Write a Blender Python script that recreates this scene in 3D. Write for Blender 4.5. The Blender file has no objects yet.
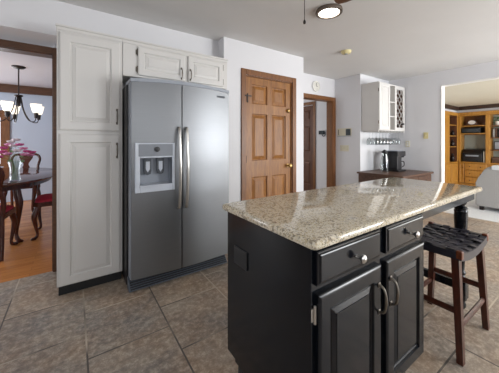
import bpy, bmesh, math, random
from mathutils import Vector, Matrix
random.seed(7)
S = bpy.context.scene
C = S.collection
PI = math.pi

# ------------------------------------------------------------------ camera, world, lights, exposure
F, CX, CY = 255.4, 249.5, 141.4
cam = bpy.data.cameras.new('camera'); camo = bpy.data.objects.new('camera', cam); C.objects.link(camo)
camo.location = (0, 0, 1.22); camo.rotation_euler = (PI/2, 0, -math.radians(34.555))
cam.sensor_fit = 'HORIZONTAL'; cam.sensor_width = 36; cam.lens = F/499*36
cam.shift_y = -(186.5-CY)/499; cam.clip_start = .02
S.camera = camo

W = bpy.data.worlds.new('sky'); S.world = W; W.use_nodes = True
W.node_tree.nodes['Background'].inputs[0].default_value = (.88, .93, 1, 1)
W.node_tree.nodes['Background'].inputs[1].default_value = 1.2

def area(name, loc, rot, sx, sy, power, col=(1, 1, 1)):
    l = bpy.data.lights.new(name, 'AREA'); l.shape = 'RECTANGLE'; l.size = sx; l.size_y = sy
    l.energy = power; l.color = col
    o = bpy.data.objects.new(name, l); C.objects.link(o); o.location = loc; o.rotation_euler = rot
    return o
# daylight coming in through the windows of the three rooms, plus an added fill lamp in the hall
area('window_light_right', (4.2, -2.36, 1.12), (PI/2, 0, 0), 1.5, 1.9, 128, (.965, .985, 1))
area('window_light_back', (.2, -2.36, 1.62), (PI/2, 0, 0), 2.2, .9, 17, (.965, .985, 1))
area('window_light_left', (-1.86, .6, 1.6), (PI/2, 0, -PI/2), 1.6, .9, 3, (.965, .985, 1))
area('window_light_living', (7.4, -2.3, 1.2), (PI/2, 0, 0), 2.6, 1.8, 105, (1, .985, .95))
area('window_light_dining', (-1.75, 6.93, 1.25), (-PI/2, 0, 0), 1.0, 1.0, 20, (.92, .96, 1))
area('window_light_dining_side', (-2.9, 4.8, 1.35), (PI/2, 0, -PI/2), 1.8, 1.2, 50, (.92, .96, 1))
area('hall_fill_light', (3.2, 6.06, 1.5), (-PI/2, 0, 0), 1.2, 1.2, 26, (.97, .985, 1))  # added lamp to brighten the hall; the wall behind it has no window

S.view_settings.view_transform = 'Standard'; S.view_settings.look = 'None'
S.view_settings.gamma = 1; S.view_settings.use_curve_mapping = False
S.view_settings.exposure = 0.29
try:
    S.cycles.max_bounces = 10; S.cycles.diffuse_bounces = 6
except Exception: pass

# ------------------------------------------------------------------ materials
def srgb(r, g, b):
    f = lambda c: (c/255/12.92) if c/255 <= .04045 else ((c/255+.055)/1.055)**2.4
    return (f(r), f(g), f(b), 1)
def new_mat(name):
    m = bpy.data.materials.new(name); m.use_nodes = True
    nt = m.node_tree; b = nt.nodes['Principled BSDF']
    return m, nt, b
def N(nt, t, **k):
    n = nt.nodes.new(t)
    for a, v in k.items(): setattr(n, a, v)
    return n
def coords(nt, scale=(1, 1, 1), loc=(0, 0, 0), rot=(0, 0, 0)):
    tc = N(nt, 'ShaderNodeTexCoord'); mp = N(nt, 'ShaderNodeMapping')
    mp.inputs['Scale'].default_value = scale; mp.inputs['Location'].default_value = loc; mp.inputs['Rotation'].default_value = rot
    nt.links.new(tc.outputs['Object'], mp.inputs['Vector'])
    return mp.outputs['Vector']
def ramp(nt, fac, stops):
    r = N(nt, 'ShaderNodeValToRGB'); e = r.color_ramp.elements
    while len(e) < len(stops): e.new(.5)
    for i, (p, c) in enumerate(stops): e[i].position = p; e[i].color = c
    nt.links.new(fac, r.inputs[0]); return r.outputs[0]
def mixc(nt, fac, a, b, mode='MIX'):
    m = N(nt, 'ShaderNodeMix', data_type='RGBA', blend_type=mode)
    for s, v in ((m.inputs[0], fac), (m.inputs[6], a), (m.inputs[7], b)):
        if hasattr(v, 'is_output'): nt.links.new(v, s)
        else: s.default_value = v
    return m.outputs[2]
def noise(nt, vec, scale, detail=4, rough=.6):
    n = N(nt, 'ShaderNodeTexNoise'); n.inputs['Scale'].default_value = scale
    n.inputs['Detail'].default_value = detail; n.inputs['Roughness'].default_value = rough
    nt.links.new(vec, n.inputs['Vector']); return n.outputs[0]
def bump(nt, b, h, strength, dist=.01):
    bm = N(nt, 'ShaderNodeBump'); bm.inputs['Strength'].default_value = strength; bm.inputs['Distance'].default_value = dist
    nt.links.new(h, bm.inputs['Height']); nt.links.new(bm.outputs[0], b.inputs['Normal'])
def mat(name, col, rough=.5, metal=0, var=.06, nscale=6, bmp=0, spec=.5):
    m, nt, b = new_mat(name)
    v = coords(nt); n = noise(nt, v, nscale)
    lo = tuple(c*(1-var) for c in col[:3])+(1,); hi = tuple(min(1, c*(1+var)) for c in col[:3])+(1,)
    nt.links.new(ramp(nt, n, [(.3, lo), (.7, hi)]), b.inputs['Base Color'])
    b.inputs['Roughness'].default_value = rough; b.inputs['Metallic'].default_value = metal
    b.inputs['Specular IOR Level'].default_value = spec
    if bmp: bump(nt, b, noise(nt, v, nscale*25, 2), bmp, .004)
    return m
def wood(name, dark, mid, light, scale=(14, 14, 1.2), rough=.4, spec=.5):
    m, nt, b = new_mat(name)
    v = coords(nt, scale)
    n1 = noise(nt, v, 2.2, 6, .65); n2 = noise(nt, v, 9, 3, .5)
    c = ramp(nt, n1, [(.28, dark), (.5, mid), (.74, light)])
    c2 = mixc(nt, .25, c, ramp(nt, n2, [(.35, dark), (.6, light)]))
    nt.links.new(c2, b.inputs['Base Color']); b.inputs['Roughness'].default_value = rough
    b.inputs['Specular IOR Level'].default_value = spec
    bump(nt, b, n2, .08, .003)
    return m
def emit(name, col, strength):
    m, nt, b = new_mat(name)
    b.inputs['Base Color'].default_value = col; b.inputs['Emission Color'].default_value = col
    b.inputs['Emission Strength'].default_value = strength
    return m
def glass(name, col=(.95, .97, .97, 1), rough=.02, ior=1.3):
    m, nt, b = new_mat(name)
    b.inputs['Base Color'].default_value = col; b.inputs['Roughness'].default_value = rough
    b.inputs['Transmission Weight'].default_value = 1; b.inputs['IOR'].default_value = ior
    return m

M = {}
M['wall'] = mat('wall_paint', srgb(218, 218, 221), .75, var=.012, nscale=2, bmp=.05)
M['ceil'] = mat('ceiling_paint', srgb(212, 211, 210), .85, var=.015, nscale=3, bmp=.06)
M['livceil'] = mat('living_ceiling_paint', srgb(214, 208, 190), .85, var=.015, nscale=3)
M['dinwall'] = mat('dining_wall_paint', srgb(188, 198, 212), .75, var=.015, nscale=2)
M['dinceil'] = mat('dining_ceiling_paint', srgb(198, 194, 198), .85, var=.02, nscale=2)
M['white'] = mat('white_trim_paint', srgb(238, 237, 234), .4, var=.01)
M['cab'] = mat('cabinet_offwhite_paint', srgb(210, 208, 205), .42, var=.006, nscale=3)
M['cabglaze'] = mat('cabinet_glaze_line', srgb(150, 144, 134), .5)
M['black'] = mat('island_black_paint', (.003, .0044, .0072, 1), .17, var=.15, nscale=8, spec=.34)
M['toe'] = mat('toe_kick_black', (.008, .009, .011, 1), .5)
M['plastic'] = mat('black_plastic', (.012, .012, .014, 1), .35)
M['dgrey'] = mat('dark_grey_plastic', srgb(70, 74, 82), .45)
M['grille'] = mat('slate_grey_plastic', srgb(92, 100, 112), .4)
M['mgrey'] = mat('mid_grey_plastic', srgb(150, 156, 166), .4)
M['panelgrey'] = mat('panel_grey_plastic', srgb(124, 129, 137), .4)
M['lgrey'] = mat('light_grey_plastic', srgb(192, 198, 208), .35)
M['nickel'] = mat('brushed_nickel', srgb(196, 194, 190), .28, 1)
M['pewter'] = mat('antique_pewter', srgb(120, 114, 106), .35, 1)
M['brass'] = mat('aged_brass', srgb(190, 160, 105), .3, 1)
M['iron'] = mat('dark_bronze', srgb(58, 52, 50), .4, .8)
M['ring'] = mat('bronze_trim_ring', srgb(120, 108, 98), .4, .7)
M['oak'] = wood('honey_oak', srgb(98, 58, 20), srgb(136, 87, 34), srgb(166, 112, 52))
M['oakh'] = wood('honey_oak_across', srgb(98, 58, 20), srgb(136, 87, 34), srgb(166, 112, 52), (1.2, 14, 14))
M['casing'] = wood('stained_casing', srgb(90, 52, 20), srgb(116, 72, 32), srgb(138, 88, 44), (20, 20, 1.5))
M['brown'] = wood('dark_brown_trim', srgb(66, 40, 24), srgb(88, 56, 34), srgb(108, 72, 46), (2, 20, 20))
M['darkbeam'] = wood('very_dark_beam', srgb(44, 28, 20), srgb(58, 38, 28), srgb(72, 50, 36), (2, 20, 20))
M['browndoor'] = wood('dark_brown_door', srgb(60, 32, 18), srgb(86, 48, 26), srgb(106, 64, 38), rough=.65)
M['bookoak'] = wood('golden_oak', srgb(146, 96, 34), srgb(178, 126, 52), srgb(200, 150, 74))
M['bookdark'] = wood('golden_oak_backing', srgb(96, 58, 22), srgb(120, 76, 32), srgb(140, 92, 42))
M['mahog'] = wood('mahogany', srgb(44, 20, 14), srgb(70, 32, 22), srgb(96, 48, 32), (10, 10, 2), .22)
M['mahogtop'] = wood('polished_mahogany', srgb(52, 24, 17), srgb(80, 38, 27), srgb(104, 54, 38), (10, 10, 2), .1, .7)
M['walnut'] = wood('walnut', srgb(60, 40, 30), srgb(86, 60, 46), srgb(110, 80, 62), (2, 14, 14), .4)
M['stool'] = wood('stool_mahogany', srgb(38, 17, 11), srgb(66, 30, 20), srgb(92, 47, 32), (10, 10, 2), .3)
M['stoolend'] = wood('stool_worn_corner', srgb(72, 34, 20), srgb(112, 58, 34), srgb(150, 84, 50), (10, 10, 2), .3)
M['leather'] = mat('black_leather', (.022, .021, .03, 1), .36, var=.3, nscale=30, bmp=.05)
M['strap'] = mat('woven_black_leather', (.042, .040, .054, 1), .38, var=.3, nscale=30)
M['red'] = mat('red_seat_fabric', srgb(170, 22, 48), .7, var=.2, nscale=40)
M['sofa'] = mat('grey_upholstery', srgb(158, 156, 154), .9, var=.06, nscale=60, bmp=.2)
M['sofaw'] = mat('pale_throw', srgb(205, 208, 212), .9, var=.04, nscale=40)
M['carpet'] = mat('pale_carpet', srgb(214, 216, 218), .95, var=.06, nscale=80, bmp=.3)
M['beige'] = mat('beige_plastic', srgb(214, 208, 186), .45)
M['ivory'] = mat('yellowed_ivory_plastic', srgb(212, 200, 150), .45)
M['screen'] = mat('dark_screen', srgb(52, 58, 62), .2)
M['pink'] = mat('pink_petals', srgb(230, 150, 192), .6, var=.25, nscale=60)
M['magenta'] = mat('magenta_petals', srgb(212, 88, 150), .6, var=.25, nscale=60)
M['whitepetal'] = mat('white_petals', srgb(238, 226, 230), .6, var=.1, nscale=60)
M['leaf'] = mat('green_leaves', srgb(52, 92, 48), .6, var=.3, nscale=40)
def thin_glass(name, k=.22):
    m, nt, b = new_mat(name); out = nt.nodes['Material Output']
    tr = N(nt, 'ShaderNodeBsdfTransparent'); gl = N(nt, 'ShaderNodeBsdfGlossy'); gl.inputs['Roughness'].default_value = .03
    tr.inputs[0].default_value = (.94, .955, .96, 1)
    lw = N(nt, 'ShaderNodeLayerWeight'); lw.inputs[0].default_value = k
    mx = N(nt, 'ShaderNodeMixShader'); nt.links.new(lw.outputs['Facing'], mx.inputs[0]); nt.links.new(tr.outputs[0], mx.inputs[1]); nt.links.new(gl.outputs[0], mx.inputs[2])
    nt.links.new(mx.outputs[0], out.inputs['Surface']); return m
M['stem'] = mat('pale_green_stems', srgb(120, 150, 108), .6, var=.2, nscale=30)
M['glass'] = thin_glass('clear_glass'); M['pane'] = glass('window_glass', (1, 1, 1, 1), 0, 1.02)
M['smoke'] = glass('carafe_glass', (.85, .85, .84, 1), .03, 1.2)
M['lens'] = emit('lit_lens', (1, .93, .82, 1), 9)
M['shade'] = emit('lit_frosted_shade', (1, .90, .76, 1), .95)
M['paper'] = mat('pale_paper', srgb(214, 212, 204), .8)
M['screenpale'] = mat('pale_backing_panel', srgb(168, 176, 168), .6)

# stainless steel, brushed
m, nt, b = new_mat('stainless_steel')
v = coords(nt, (2, 2, 260)); n = noise(nt, v, 3, 3)
nt.links.new(ramp(nt, n, [(.3, srgb(127, 129, 132)), (.7, srgb(132, 134, 137))]), b.inputs['Base Color'])
b.inputs['Metallic'].default_value = 1; b.inputs['Roughness'].default_value = .42
M['steel'] = m

# slate-look tile, running bond
m, nt, b = new_mat('slate_tile')
tc = N(nt, 'ShaderNodeTexCoord'); sx = N(nt, 'ShaderNodeSeparateXYZ'); cx = N(nt, 'ShaderNodeCombineXYZ')
nt.links.new(tc.outputs['Object'], sx.inputs[0])
def addc(o, c):
    a = N(nt, 'ShaderNodeMath', operation='ADD'); nt.links.new(o, a.inputs[0]); a.inputs[1].default_value = c; return a.outputs[0]
TP = .4577
nt.links.new(addc(sx.outputs['Y'], .371+20*.458), cx.inputs['X']); nt.links.new(addc(sx.outputs['X'], -.064+20*TP), cx.inputs['Y'])
br = N(nt, 'ShaderNodeTexBrick', offset=.5, offset_frequency=2, squash=1)
nt.links.new(cx.outputs[0], br.inputs['Vector'])
br.inputs['Scale'].default_value = 1; br.inputs['Brick Width'].default_value = .458; br.inputs['Row Height'].default_value = TP
br.inputs['Mortar Size'].default_value = .005; br.inputs['Mortar Smooth'].default_value = .1
br.inputs['Color1'].default_value = srgb(112, 109, 107); br.inputs['Color2'].default_value = srgb(176, 156, 132); br.inputs['Mortar'].default_value = (1, 1, 1, 1)
v = coords(nt)
nw = N(nt, 'ShaderNodeTexNoise'); nw.inputs['Scale'].default_value = 1.7; nw.inputs['Detail'].default_value = 10; nw.inputs['Roughness'].default_value = .68; nw.inputs['Distortion'].default_value = 1.1
nt.links.new(v, nw.inputs['Vector']); n1 = nw.outputs[0]; n2 = noise(nt, v, 24, 8, .8)
n3 = noise(nt, v, 2.6, 4, .6)
c1 = ramp(nt, n1, [(.32, srgb(90, 89, 90)), (.44, srgb(138, 131, 126)), (.53, srgb(176, 160, 142)), (.66, srgb(216, 198, 176))])
c = mixc(nt, .5, br.outputs['Color'], c1)
c = mixc(nt, ramp(nt, n3, [(.42, (0, 0, 0, 1)), (.62, (.5, .5, .5, 1))]), c, srgb(160, 124, 88))
c = mixc(nt, .34, c, ramp(nt, n2, [(.38, srgb(66, 63, 62)), (.5, srgb(156, 146, 136)), (.60, srgb(236, 222, 204))]))
ng = noise(nt, v, 1.3, 2)
grout = ramp(nt, ng, [(.46, srgb(84, 77, 72)), (.54, srgb(196, 184, 166))])
c = mixc(nt, br.outputs['Fac'], c, grout)
nt.links.new(c, b.inputs['Base Color'])
b.inputs['Roughness'].default_value = .42
inv = N(nt, 'ShaderNodeMath', operation='MULTIPLY_ADD'); nt.links.new(br.outputs['Fac'], inv.inputs[0]); inv.inputs[1].default_value = -1
nt.links.new(n2, inv.inputs[2]); bump(nt, b, inv.outputs[0], .22, .006)
M['tile'] = m

# granite
m, nt, b = new_mat('speckled_granite')
v = coords(nt)
vo = N(nt, 'ShaderNodeTexVoronoi'); vo.inputs['Scale'].default_value = 210; nt.links.new(v, vo.inputs['Vector'])
sep = N(nt, 'ShaderNodeSeparateColor'); nt.links.new(vo.outputs['Color'], sep.inputs[0])
vo2 = N(nt, 'ShaderNodeTexVoronoi'); vo2.inputs['Scale'].default_value = 95; nt.links.new(v, vo2.inputs['Vector'])
sep2 = N(nt, 'ShaderNodeSeparateColor'); nt.links.new(vo2.outputs['Color'], sep2.inputs[0])
base = ramp(nt, noise(nt, v, 9, 5), [(.3, srgb(182, 168, 142)), (.52, srgb(206, 195, 170)), (.72, srgb(222, 214, 198))])
spk = ramp(nt, sep.outputs[0], [(0, srgb(44, 38, 34)), (.10, srgb(104, 86, 66)), (.22, srgb(176, 154, 116)), (.42, srgb(208, 197, 170)), (.75, srgb(228, 220, 204)), (1, srgb(186, 182, 174))])
c = mixc(nt, .62, base, spk)
dk = N(nt, 'ShaderNodeMath', operation='LESS_THAN'); nt.links.new(sep2.outputs[1], dk.inputs[0]); dk.inputs[1].default_value = .10
mm = N(nt, 'ShaderNodeMath', operation='MULTIPLY'); nt.links.new(dk.outputs[0], mm.inputs[0]); mm.inputs[1].default_value = .6
c = mixc(nt, mm.outputs[0], c, srgb(110, 98, 86))
nt.links.new(c, b.inputs['Base Color']); b.inputs['Roughness'].default_value = .06; M['granite'] = m

# oak strip flooring (boards run along X)
m, nt, b = new_mat('oak_strip_floor')
v = coords(nt)
br = N(nt, 'ShaderNodeTexBrick', offset=.37, offset_frequency=2); nt.links.new(v, br.inputs['Vector'])
br.inputs['Scale'].default_value = 1; br.inputs['Brick Width'].default_value = .9; br.inputs['Row Height'].default_value = .072; br.inputs['Mortar Size'].default_value = .0012
br.inputs['Color1'].default_value = srgb(216, 142, 78); br.inputs['Color2'].default_value = srgb(168, 100, 50); br.inputs['Mortar'].default_value = srgb(90, 50, 24)
gr = noise(nt, coords(nt, (2, 30, 2)), 3, 5)
c = mixc(nt, .4, br.outputs[0], ramp(nt, gr, [(.3, srgb(140, 80, 38)), (.7, srgb(228, 162, 96))]))
nt.links.new(c, b.inputs['Base Color']); b.inputs['Roughness'].default_value = .25; M['stripfloor'] = m

# ------------------------------------------------------------------ mesh helpers
def B(): return bmesh.new()
def box(bm, x0, x1, y0, y1, z0, z1, bev=0, seg=2):
    g = bmesh.ops.create_cube(bm, size=1)
    bmesh.ops.scale(bm, vec=(x1-x0, y1-y0, z1-z0), verts=g['verts'])
    bmesh.ops.translate(bm, vec=((x0+x1)/2, (y0+y1)/2, (z0+z1)/2), verts=g['verts'])
    if bev:
        es = list({e for v_ in g['verts'] for e in v_.link_edges})
        bmesh.ops.bevel(bm, geom=es, offset=bev, segments=seg, affect='EDGES', profile=.5)
    return bm
def tube(bm, pts, rad, seg=10, cap=True, flat=None):
    pts = [Vector(p) for p in pts]
    if not hasattr(rad, '__len__'): rad = [rad]*len(pts)
    T = [(pts[min(i+1, len(pts)-1)]-pts[max(i-1, 0)]).normalized() for i in range(len(pts))]
    u = Vector((0, 0, 1)) if abs(T[0].z) < .9 else Vector((1, 0, 0))
    rings = []
    for p, t, r in zip(pts, T, rad):
        u = (u-t*u.dot(t)).normalized(); w = t.cross(u)
        a, c_ = (r if not hasattr(r, '__len__') else r[0]), (r if not hasattr(r, '__len__') else r[1])
        rings.append([bm.verts.new(p+u*(math.cos(2*PI*k/seg)*a)+w*(math.sin(2*PI*k/seg)*c_)) for k in range(seg)])
    for a, c_ in zip(rings, rings[1:]):
        for k in range(seg): bm.faces.new((a[k], a[(k+1) % seg], c_[(k+1) % seg], c_[k]))
    if cap: bm.faces.new(rings[0][::-1]); bm.faces.new(rings[-1])
    return bm
def lathe(bm, prof, seg=20, c=(0, 0, 0), axis='Z', close=True):
    """prof: list of (r, h)"""
    def P(r, h, a):
        x, y = r*math.cos(a), r*math.sin(a)
        q = {'Z': (x, y, h), 'Y': (x, h, y), 'X': (h, x, y)}[axis]
        return Vector(q)+Vector(c)
    rings = []
    for r, h in prof:
        if r < 1e-6: rings.append([bm.verts.new(P(0, h, 0))])
        else: rings.append([bm.verts.new(P(r, h, 2*PI*k/seg)) for k in range(seg)])
    for a, b_ in zip(rings, rings[1:]):
        for k in range(seg):
            k2 = (k+1) % seg
            if len(a) == 1 and len(b_) == 1: continue
            if len(a) == 1: bm.faces.new((a[0], b_[k2], b_[k]))
            elif len(b_) == 1: bm.faces.new((a[k], a[k2], b_[0]))
            else: bm.faces.new((a[k], a[k2], b_[k2], b_[k]))
    if close:
        if len(rings[0]) > 1: bm.faces.new(rings[0][::-1])
        if len(rings[-1]) > 1: bm.faces.new(rings[-1])
    return bm
def curve_pts(pts, n=6):
    """Catmull-Rom"""
    P = [Vector(p) for p in pts]; out = []
    for i in range(len(P)-1):
        a, b_, c_, d = P[max(i-1, 0)], P[i], P[i+1], P[min(i+2, len(P)-1)]
        for k in range(n):
            t = k/n
            out.append(.5*((2*b_)+(c_-a)*t+(2*a-5*b_+4*c_-d)*t*t+(3*b_-a-3*c_+d)*t**3))
    out.append(P[-1]); return out
def interp(vals, n=6):
    return [v_.x for v_ in curve_pts([(q, 0, 0) for q in vals], n)]
def nested(bm, x0, x1, z0, z1, loops, yf):
    """front (toward -y) made of nested rectangles: loops = [(inset, depth behind yf)]"""
    R = []
    for ins, d in loops:
        R.append([bm.verts.new((x, yf+d, z)) for x, z in ((x0+ins, z0+ins), (x1-ins, z0+ins), (x1-ins, z1-ins), (x0+ins, z1-ins))])
    for a, b_ in zip(R, R[1:]):
        for k in range(4): bm.faces.new((a[k], a[(k+1) % 4], b_[(k+1) % 4], b_[k]))
    bm.faces.new(R[-1]); bm.faces.new(R[0][::-1])
    return bm
def panel_door(bm, x0, x1, z0, z1, yf, t=.02, fw=.06):
    return nested(bm, x0, x1, z0, z1, [(0, t), (0, .006), (.003, .003), (.008, .001), (.013, 0), (fw, 0), (fw+.004, .010), (fw+.009, .012), (fw+.013, .012), (fw+.017, .008), (fw+.036, .003), (fw+.038, 0)], yf)
def prism(bm, outline, h0, h1, plane='XZ', bev=0):
    """outline extruded along the remaining axis"""
    def P(a, b_, h): return {'XZ': (a, h, b_), 'XY': (a, b_, h), 'YZ': (h, a, b_)}[plane]
    a = [bm.verts.new(P(p, q, h0)) for p, q in outline]; c_ = [bm.verts.new(P(p, q, h1)) for p, q in outline]
    n = len(a)
    for k in range(n): bm.faces.new((a[k], a[(k+1) % n], c_[(k+1) % n], c_[k]))
    bm.faces.new(a[::-1]); bm.faces.new(c_)
    return bm
def blob(bm, c, r, sub=2, jit=0, sc=(1, 1, 1)):
    g = bmesh.ops.create_icosphere(bm, subdivisions=sub, radius=r)
    for v_ in g['verts']:
        v_.co = Vector((v_.co.x*sc[0], v_.co.y*sc[1], v_.co.z*sc[2]))*(1+random.uniform(-jit, jit))+Vector(c)
def obj(name, bm, m, parent=None, smooth=False, kind=None, label=None):
    bmesh.ops.recalc_face_normals(bm, faces=bm.faces)
    me = bpy.data.meshes.new(name); bm.to_mesh(me); bm.free()
    me.materials.append(M[m] if isinstance(m, str) else m)
    if smooth:
        for p in me.polygons: p.use_smooth = True
        try: me.set_sharp_from_angle(angle=math.radians(45))
        except Exception: pass
    o = bpy.data.objects.new(name, me); C.objects.link(o)
    if parent: o.parent = parent
    if kind: o['kind'] = kind
    if label: o['label'] = label
    return o
def tag(o, label, cat, group=None, kind=None):
    o['label'] = label; o['category'] = cat
    if group: o['group'] = group
    if kind: o['kind'] = kind
    return o
def thing(name, label, cat, loc=(0, 0, 0), rz=0, group=None):
    o = bpy.data.objects.new(name, None); C.objects.link(o); o.location = loc; o.rotation_euler = (0, 0, rz)
    return tag(o, label, cat, group)
def struct(name, bm, m, parent=None, smooth=False): return obj(name, bm, m, parent, smooth, kind='structure')
def dup(root, loc, rz, label, group=None):
    r = root.copy(); C.objects.link(r); r.location = loc; r.rotation_euler = (0, 0, rz); r['label'] = label
    if group: r['group'] = group
    for ch in list(root.children):
        c = ch.copy(); C.objects.link(c); c.parent = r
        for g in list(ch.children):
            d = g.copy(); C.objects.link(d); d.parent = c
    return r

# ------------------------------------------------------------------ the setting
CE = 2.44
struct('floor', box(B(), -1.9, 5.25, -2.4, 3.03, -.1, 0), 'tile')
struct('floor_hall', box(B(), 1.5, 5.2, 3.03, 6.2, -.1, 0), 'tile')
struct('floor_dining', box(B(), -3, 1.5, 3.03, 7, -.1, 0.0), 'stripfloor')
struct('floor_living', box(B(), 5.25, 9.5, -2.4, 3.0, -.1, .004), 'carpet')
struct('ceiling', box(B(), -1.9, 5.25, -2.4, 3.2, CE, CE+.1), 'ceil')
struct('ceiling_hall', box(B(), 1.5, 4.6, 3.32, 6.2, CE, CE+.1), 'ceil')
struct('ceiling_dining', box(B(), -3, 1.44, 3.15, 7, 2.36, 2.46), 'dinceil')
struct('ceiling_living', box(B(), 5.37, 9.5, -2.4, 3.0, 2.192, 2.335), 'livceil')
# kitchen back: soffit and recess wall
struct('wall_soffit', box(B(), -1.9, 1.44, 2.77, 3.15, 2.135, CE), 'wall')
bm = B(); box(bm, -.15, 1.44, 3.03, 3.15, 0, 2.135)
struct('wall_recess', bm, 'wall')
struct('wall_dining_side', box(B(), -1.9, -1.7, 3.03, 3.15, 0, 2.135), 'wall')
# closet block with the oak door: front face at y = 2.62
DX0, DX1, DZ = 1.745, 2.53, 2.045
bm = B()
box(bm, 1.44, DX0, 2.62, 2.74, 0, CE); box(bm, DX1, 2.76, 2.62, 2.74, 0, CE); box(bm, DX0, DX1, 2.62, 2.74, DZ, CE)
box(bm, 1.44, 1.56, 2.74, 3.2, 0, CE); box(bm, 2.66, 2.76, 2.74, 3.2, 0, CE)
box(bm, 1.56, 2.66, 3.1, 3.2, 0, CE)
struct('wall_closet', bm, 'wall')
# hall wall at y=3.2 with a cased opening
bm = B()
box(bm, 2.66, 2.95, 3.2, 3.32, 0, CE); box(bm, 2.95, 4.19, 3.2, 3.32, 2.02, CE)
box(bm, 4.257, 5.37, 2.66, 3.32, 0, CE); box(bm, 4.19, 4.257, 3.205, 3.32, 0, CE)
struct('wall_back_right', bm, 'wall')
bm = B()
box(bm, 4.40, 4.50, 3.32, 3.88, 0, CE); box(bm, 4.40, 4.50, 4.68, 6.2, 0, CE); box(bm, 4.40, 4.50, 3.88, 4.68, 2.04, CE)
box(bm, 1.5, 4.5, 6.1, 6.2, 0, CE); box(bm, 1.44, 1.5, 3.2, 6.2, 0, CE)
struct('wall_hall', bm, 'wall')
# right wall with the wide opening to the living room
OY = 1.765
bm = B(); box(bm, 5.25, 5.37, OY, 2.66, 0, CE); box(bm, 5.25, 5.37, -2.4, OY, 2.19, CE)
struct('wall_right', bm, 'wall')
bm = B(); box(bm, 5.243, 5.377, OY-.012, OY, 0, 2.178); box(bm, 5.243, 5.377, -2.4, OY, 2.178, 2.19)
struct('trim_opening', bm, 'white')
# behind the camera: left wall and back wall with window openings
bm = B()
box(bm, -2.0, -1.9, -2.4, -.3, 0, CE); box(bm, -2.0, -1.9, 1.5, 3.15, 0, CE); box(bm, -2.0, -1.9, -.3, 1.5, 0, .95); box(bm, -2.0, -1.9, -.3, 1.5, 2.05, CE)
struct('wall_left', bm, 'wall')
bm = B()
for a, b_ in ((-2.0, -.95), (1.35, 3.4), (5.0, 6.0), (8.8, 9.5)): box(bm, a, b_, -2.5, -2.4, 0, CE)
box(bm, 6.0, 8.8, -2.5, -2.4, 0, .3); box(bm, 6.0, 8.8, -2.5, -2.4, 2.15, CE)
box(bm, -.95, 1.35, -2.5, -2.4, 0, 1.08)
for a, b_ in ((-.95, 1.35), (3.4, 5.0)): box(bm, a, b_, -2.5, -2.4, 2.15, CE)
struct('wall_back', bm, 'wall')
def window(name, x0, x1, y, z0, z1, m='white', bars=1):
    w = 0.05; bm = B()
    box(bm, x0, x0+w, y-.05, y+.05, z0, z1); box(bm, x1-w, x1, y-.05, y+.05, z0, z1); box(bm, x0+w, x1-w, y-.05, y+.05, z0, z0+w); box(bm, x0+w, x1-w, y-.05, y+.05, z1-w, z1)
    for k in range(bars): 
        xm = x0+(x1-x0)*(k+1)/(bars+1); box(bm, xm-.03, xm+.03, y-.04, y+.04, z0+w, z1-w)
    return struct(name, bm, m)
window('window_1', 3.4, 5.0, -2.45, 0, 2.15)
window('window_2', -.95, 1.35, -2.45, 1.08, 2.15)
window('window_3', 6.0, 8.8, -2.45, .3, 2.15, 'white', 2)
# living room
bm = B(); box(bm, 5.37, 9.5, 3.0, 3.1, 0, 2.335); box(bm, 9.4, 9.5, -2.4, 3.0, 0, 2.335)
box(bm, 9.02, 9.4, -2.4, 3.0, 2.025, 2.192); box(bm, 5.37, 9.02, 2.66, 3.0, 2.025, 2.192)
struct('wall_living', bm, 'wall')
bm = B(); box(bm, 8.94, 9.02, -2.4, 2.58, 2.095, 2.192, .008); box(bm, 5.37, 9.02, 2.58, 2.66, 2.095, 2.192, .008)
struct('trim_living_beam', bm, 'darkbeam')
# dining room shell
bm = B()
box(bm, -3.1, -2.3, 7, 7.1, 0, 2.46); box(bm, -1.15, 1.5, 7, 7.1, 0, 2.46); box(bm, -2.3, -1.15, 7, 7.1, 0, .72); box(bm, -2.3, -1.15, 7, 7.1, 1.75, 2.46)
box(bm, 1.34, 1.44, 3.15, 7, 0, 2.46)
box(bm, -3.1, -3.0, 3.03, 3.85, 0, 2.46); box(bm, -3.1, -3.0, 5.75, 7, 0, 2.46); box(bm, -3.1, -3.0, 3.85, 5.75, 0, .72); box(bm, -3.1, -3.0, 3.85, 5.75, 1.98, 2.46)
box(bm, -3.1, -2.0, 3.03, 3.15, 0, 2.46)
struct('wall_dining', bm, 'dinwall')
bm = B(); box(bm, -3, 1.34, 6.93, 7, 2.20, 2.36, .006); box(bm, 1.28, 1.34, 3.15, 6.93, 2.20, 2.36)
struct('trim_dining_crown', bm, 'brown')
window('window_4', -2.3, -1.15, 7.05, .72, 1.75, 'casing', 1)
bm = B(); box(bm, -1.15, -1.06, 6.97, 7.0, .62, 1.84); box(bm, -2.39, -2.3, 6.97, 7.0, .62, 1.84); box(bm, -2.3, -1.15, 6.97, 7.0, 1.75, 1.84); box(bm, -2.42, -1.03, 6.95, 7.0, .62, .7)
struct('trim_dining_window', bm, 'casing')
# brown casing of the dining opening
bm = B(); box(bm, -.160, -.112, 3.0, 3.03, 0, 2.095, .003); box(bm, -1.7, -.160, 3.0, 3.03, 2.035, 2.095, .003); box(bm, -.166, -.150, 3.03, 3.155, 0, 2.045); box(bm, -1.7, -.166, 3.03, 3.155, 2.03, 2.045)
box(bm, -1.7, -1.62, 2.99, 3.16, 0, 2.03)
struct('trim_dining_opening', bm, 'brown')
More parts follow.
